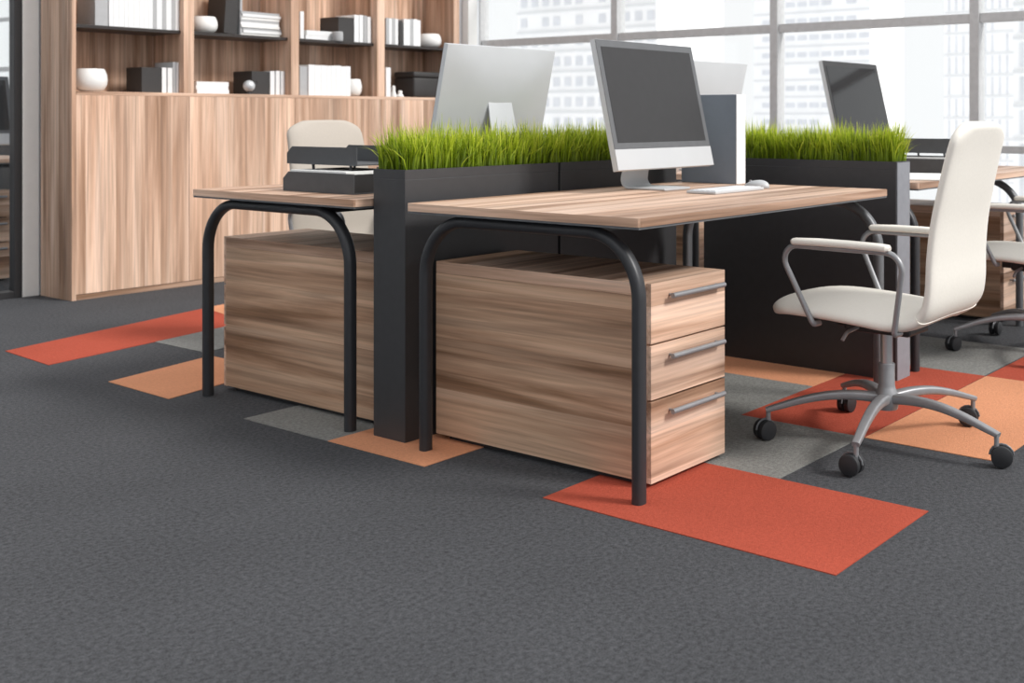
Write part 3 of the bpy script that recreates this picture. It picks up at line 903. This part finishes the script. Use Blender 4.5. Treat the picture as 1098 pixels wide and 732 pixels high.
# ------------------------------------------------------------------ office beyond the glazed partition
desk(1.9, 3.56, 7.40, 8.22, 7.44, 8.18, 'wooden desk in the next room seen through the glass at far left')
drawers(2.93, 3.31, 7.45, 8.18, .557, 'wooden drawer cabinet in the next room behind the glass')
m5 = copy_tree(m2); m5.location = (3.26, 7.98, .7505); m5['label'] = 'monitor in the next room seen through the glass at far left'
t = empty('low_cabinet', 'dark low cabinet standing against the windows in the next room', 'cabinet', (5.2, 12.6, 0))
b = NB(); box(b, 0, 1.2, 0, .5, .05, 1.22, .004); obj('cabinet_body', b, M['tray'], t)
for k in range(2):
    b = NB(); box(b, .01+k*.595, .585+k*.595, -.018, -.0005, .06, 1.2, .002); d_ = obj('door', b, M['dark'], t)
    b = NB(); box(b, .52+k*.1, .53+k*.1, -.036, -.0185, .6, .75); obj('handle', b, M['steel'], d_)
b = NB(); box(b, .03, 1.17, .03, .47, 0, .05); obj('plinth', b, M['dark'], t)

# ------------------------------------------------------------------ city outside
def building(x, y, w, d, h, fl, bay, label, ww=.6, wh=.45):
    t = empty('office_building', label, 'building', (x, y, -40))
    b = NB(); box(b, 0, d, 0, w, 0, h); obj('wall', b, M['facade'], t)
    b = NB()
    nz = int(h/fl); ny = int(w/bay)
    for k in range(nz):
        for j in range(ny):
            if random.random() < .12: continue
            y0 = j*bay+bay*(1-ww)/2; z0 = k*fl+fl*(1-wh)/2
            vs = [b.verts.new((-.05, yy, zz)) for yy, zz in ((y0, z0), (y0+bay*ww, z0), (y0+bay*ww, z0+fl*wh), (y0, z0+fl*wh))]
            b.faces.new(vs)
    o = obj('window_grid', b, M['facade_win'], t); o['kind'] = 'stuff'
    b = NB()
    for k in range(nz): box(b, -.25, 0, 0, w, k*fl-.15, k*fl+.15)
    obj('floor_slab', b, M['white'], t)
building(143, 103.5, 30, 14, 95, 3.2, 2.2, 'pale office tower outside, seen between silver monitor and bookcase', .7, .5)
building(110, 82, 23, 12, 80, 2.6, 1.9, 'pale tower block outside with rows of small windows behind the long planter')
building(190, 93, 25, 14, 110, 3.2, 2.6, 'distant pale tower outside behind the front monitor', .8, .3)
building(176, 44, 29, 14, 100, 3.4, 1.2, 'distant pale tower outside behind the right planter, with narrow windows', .35, .8)
building(100, 25, 10, 12, 90, 3.0, 1.4, 'pale tower outside at the right edge of the windows', .5, .7)
b = NB(); box(b, 20, 400, -200, 400, -41, -40); o = obj('ground', b, M['facade']); o['kind'] = 'structure'

# ------------------------------------------------------------------ light
w = bpy.data.worlds.new('World'); scene.world = w; w.use_nodes = True
bg = w.node_tree.nodes['Background']
bg.inputs['Color'].default_value = (.985, .99, 1, 1)
bg.inputs['Strength'].default_value = 1.05
sun = bpy.data.lights.new('sun', 'SUN'); sun.energy = 2.9; sun.angle = math.radians(14); sun.color = (1, .97, .93)
so = bpy.data.objects.new('sun', sun); COL.objects.link(so)
d = Vector((-.28, .80, -.72)).normalized()
so.rotation_euler = d.to_track_quat('-Z', 'Y').to_euler()

# ------------------------------------------------------------------ camera
cam = bpy.data.cameras.new('camera'); co = bpy.data.objects.new('camera', cam); COL.objects.link(co)
cam.sensor_width = 36; cam.sensor_fit = 'HORIZONTAL'
cam.lens = 1222.5/1098*36
cam.shift_x = -(720-549)/1098
cam.shift_y = -(366-125)/1098
co.location = (0, 0, 1.01)
a = math.radians(35.994)
co.rotation_euler = (PI/2, 0, a - PI/2)
cam.clip_start = .05; cam.clip_end = 600
cam.dof.use_dof = True; cam.dof.focus_distance = 3.2; cam.dof.aperture_fstop = 5.0
scene.camera = co
scene.view_settings.view_transform = 'Standard'
scene.view_settings.look = 'None'
scene.view_settings.exposure = 0
scene.view_settings.gamma = 1
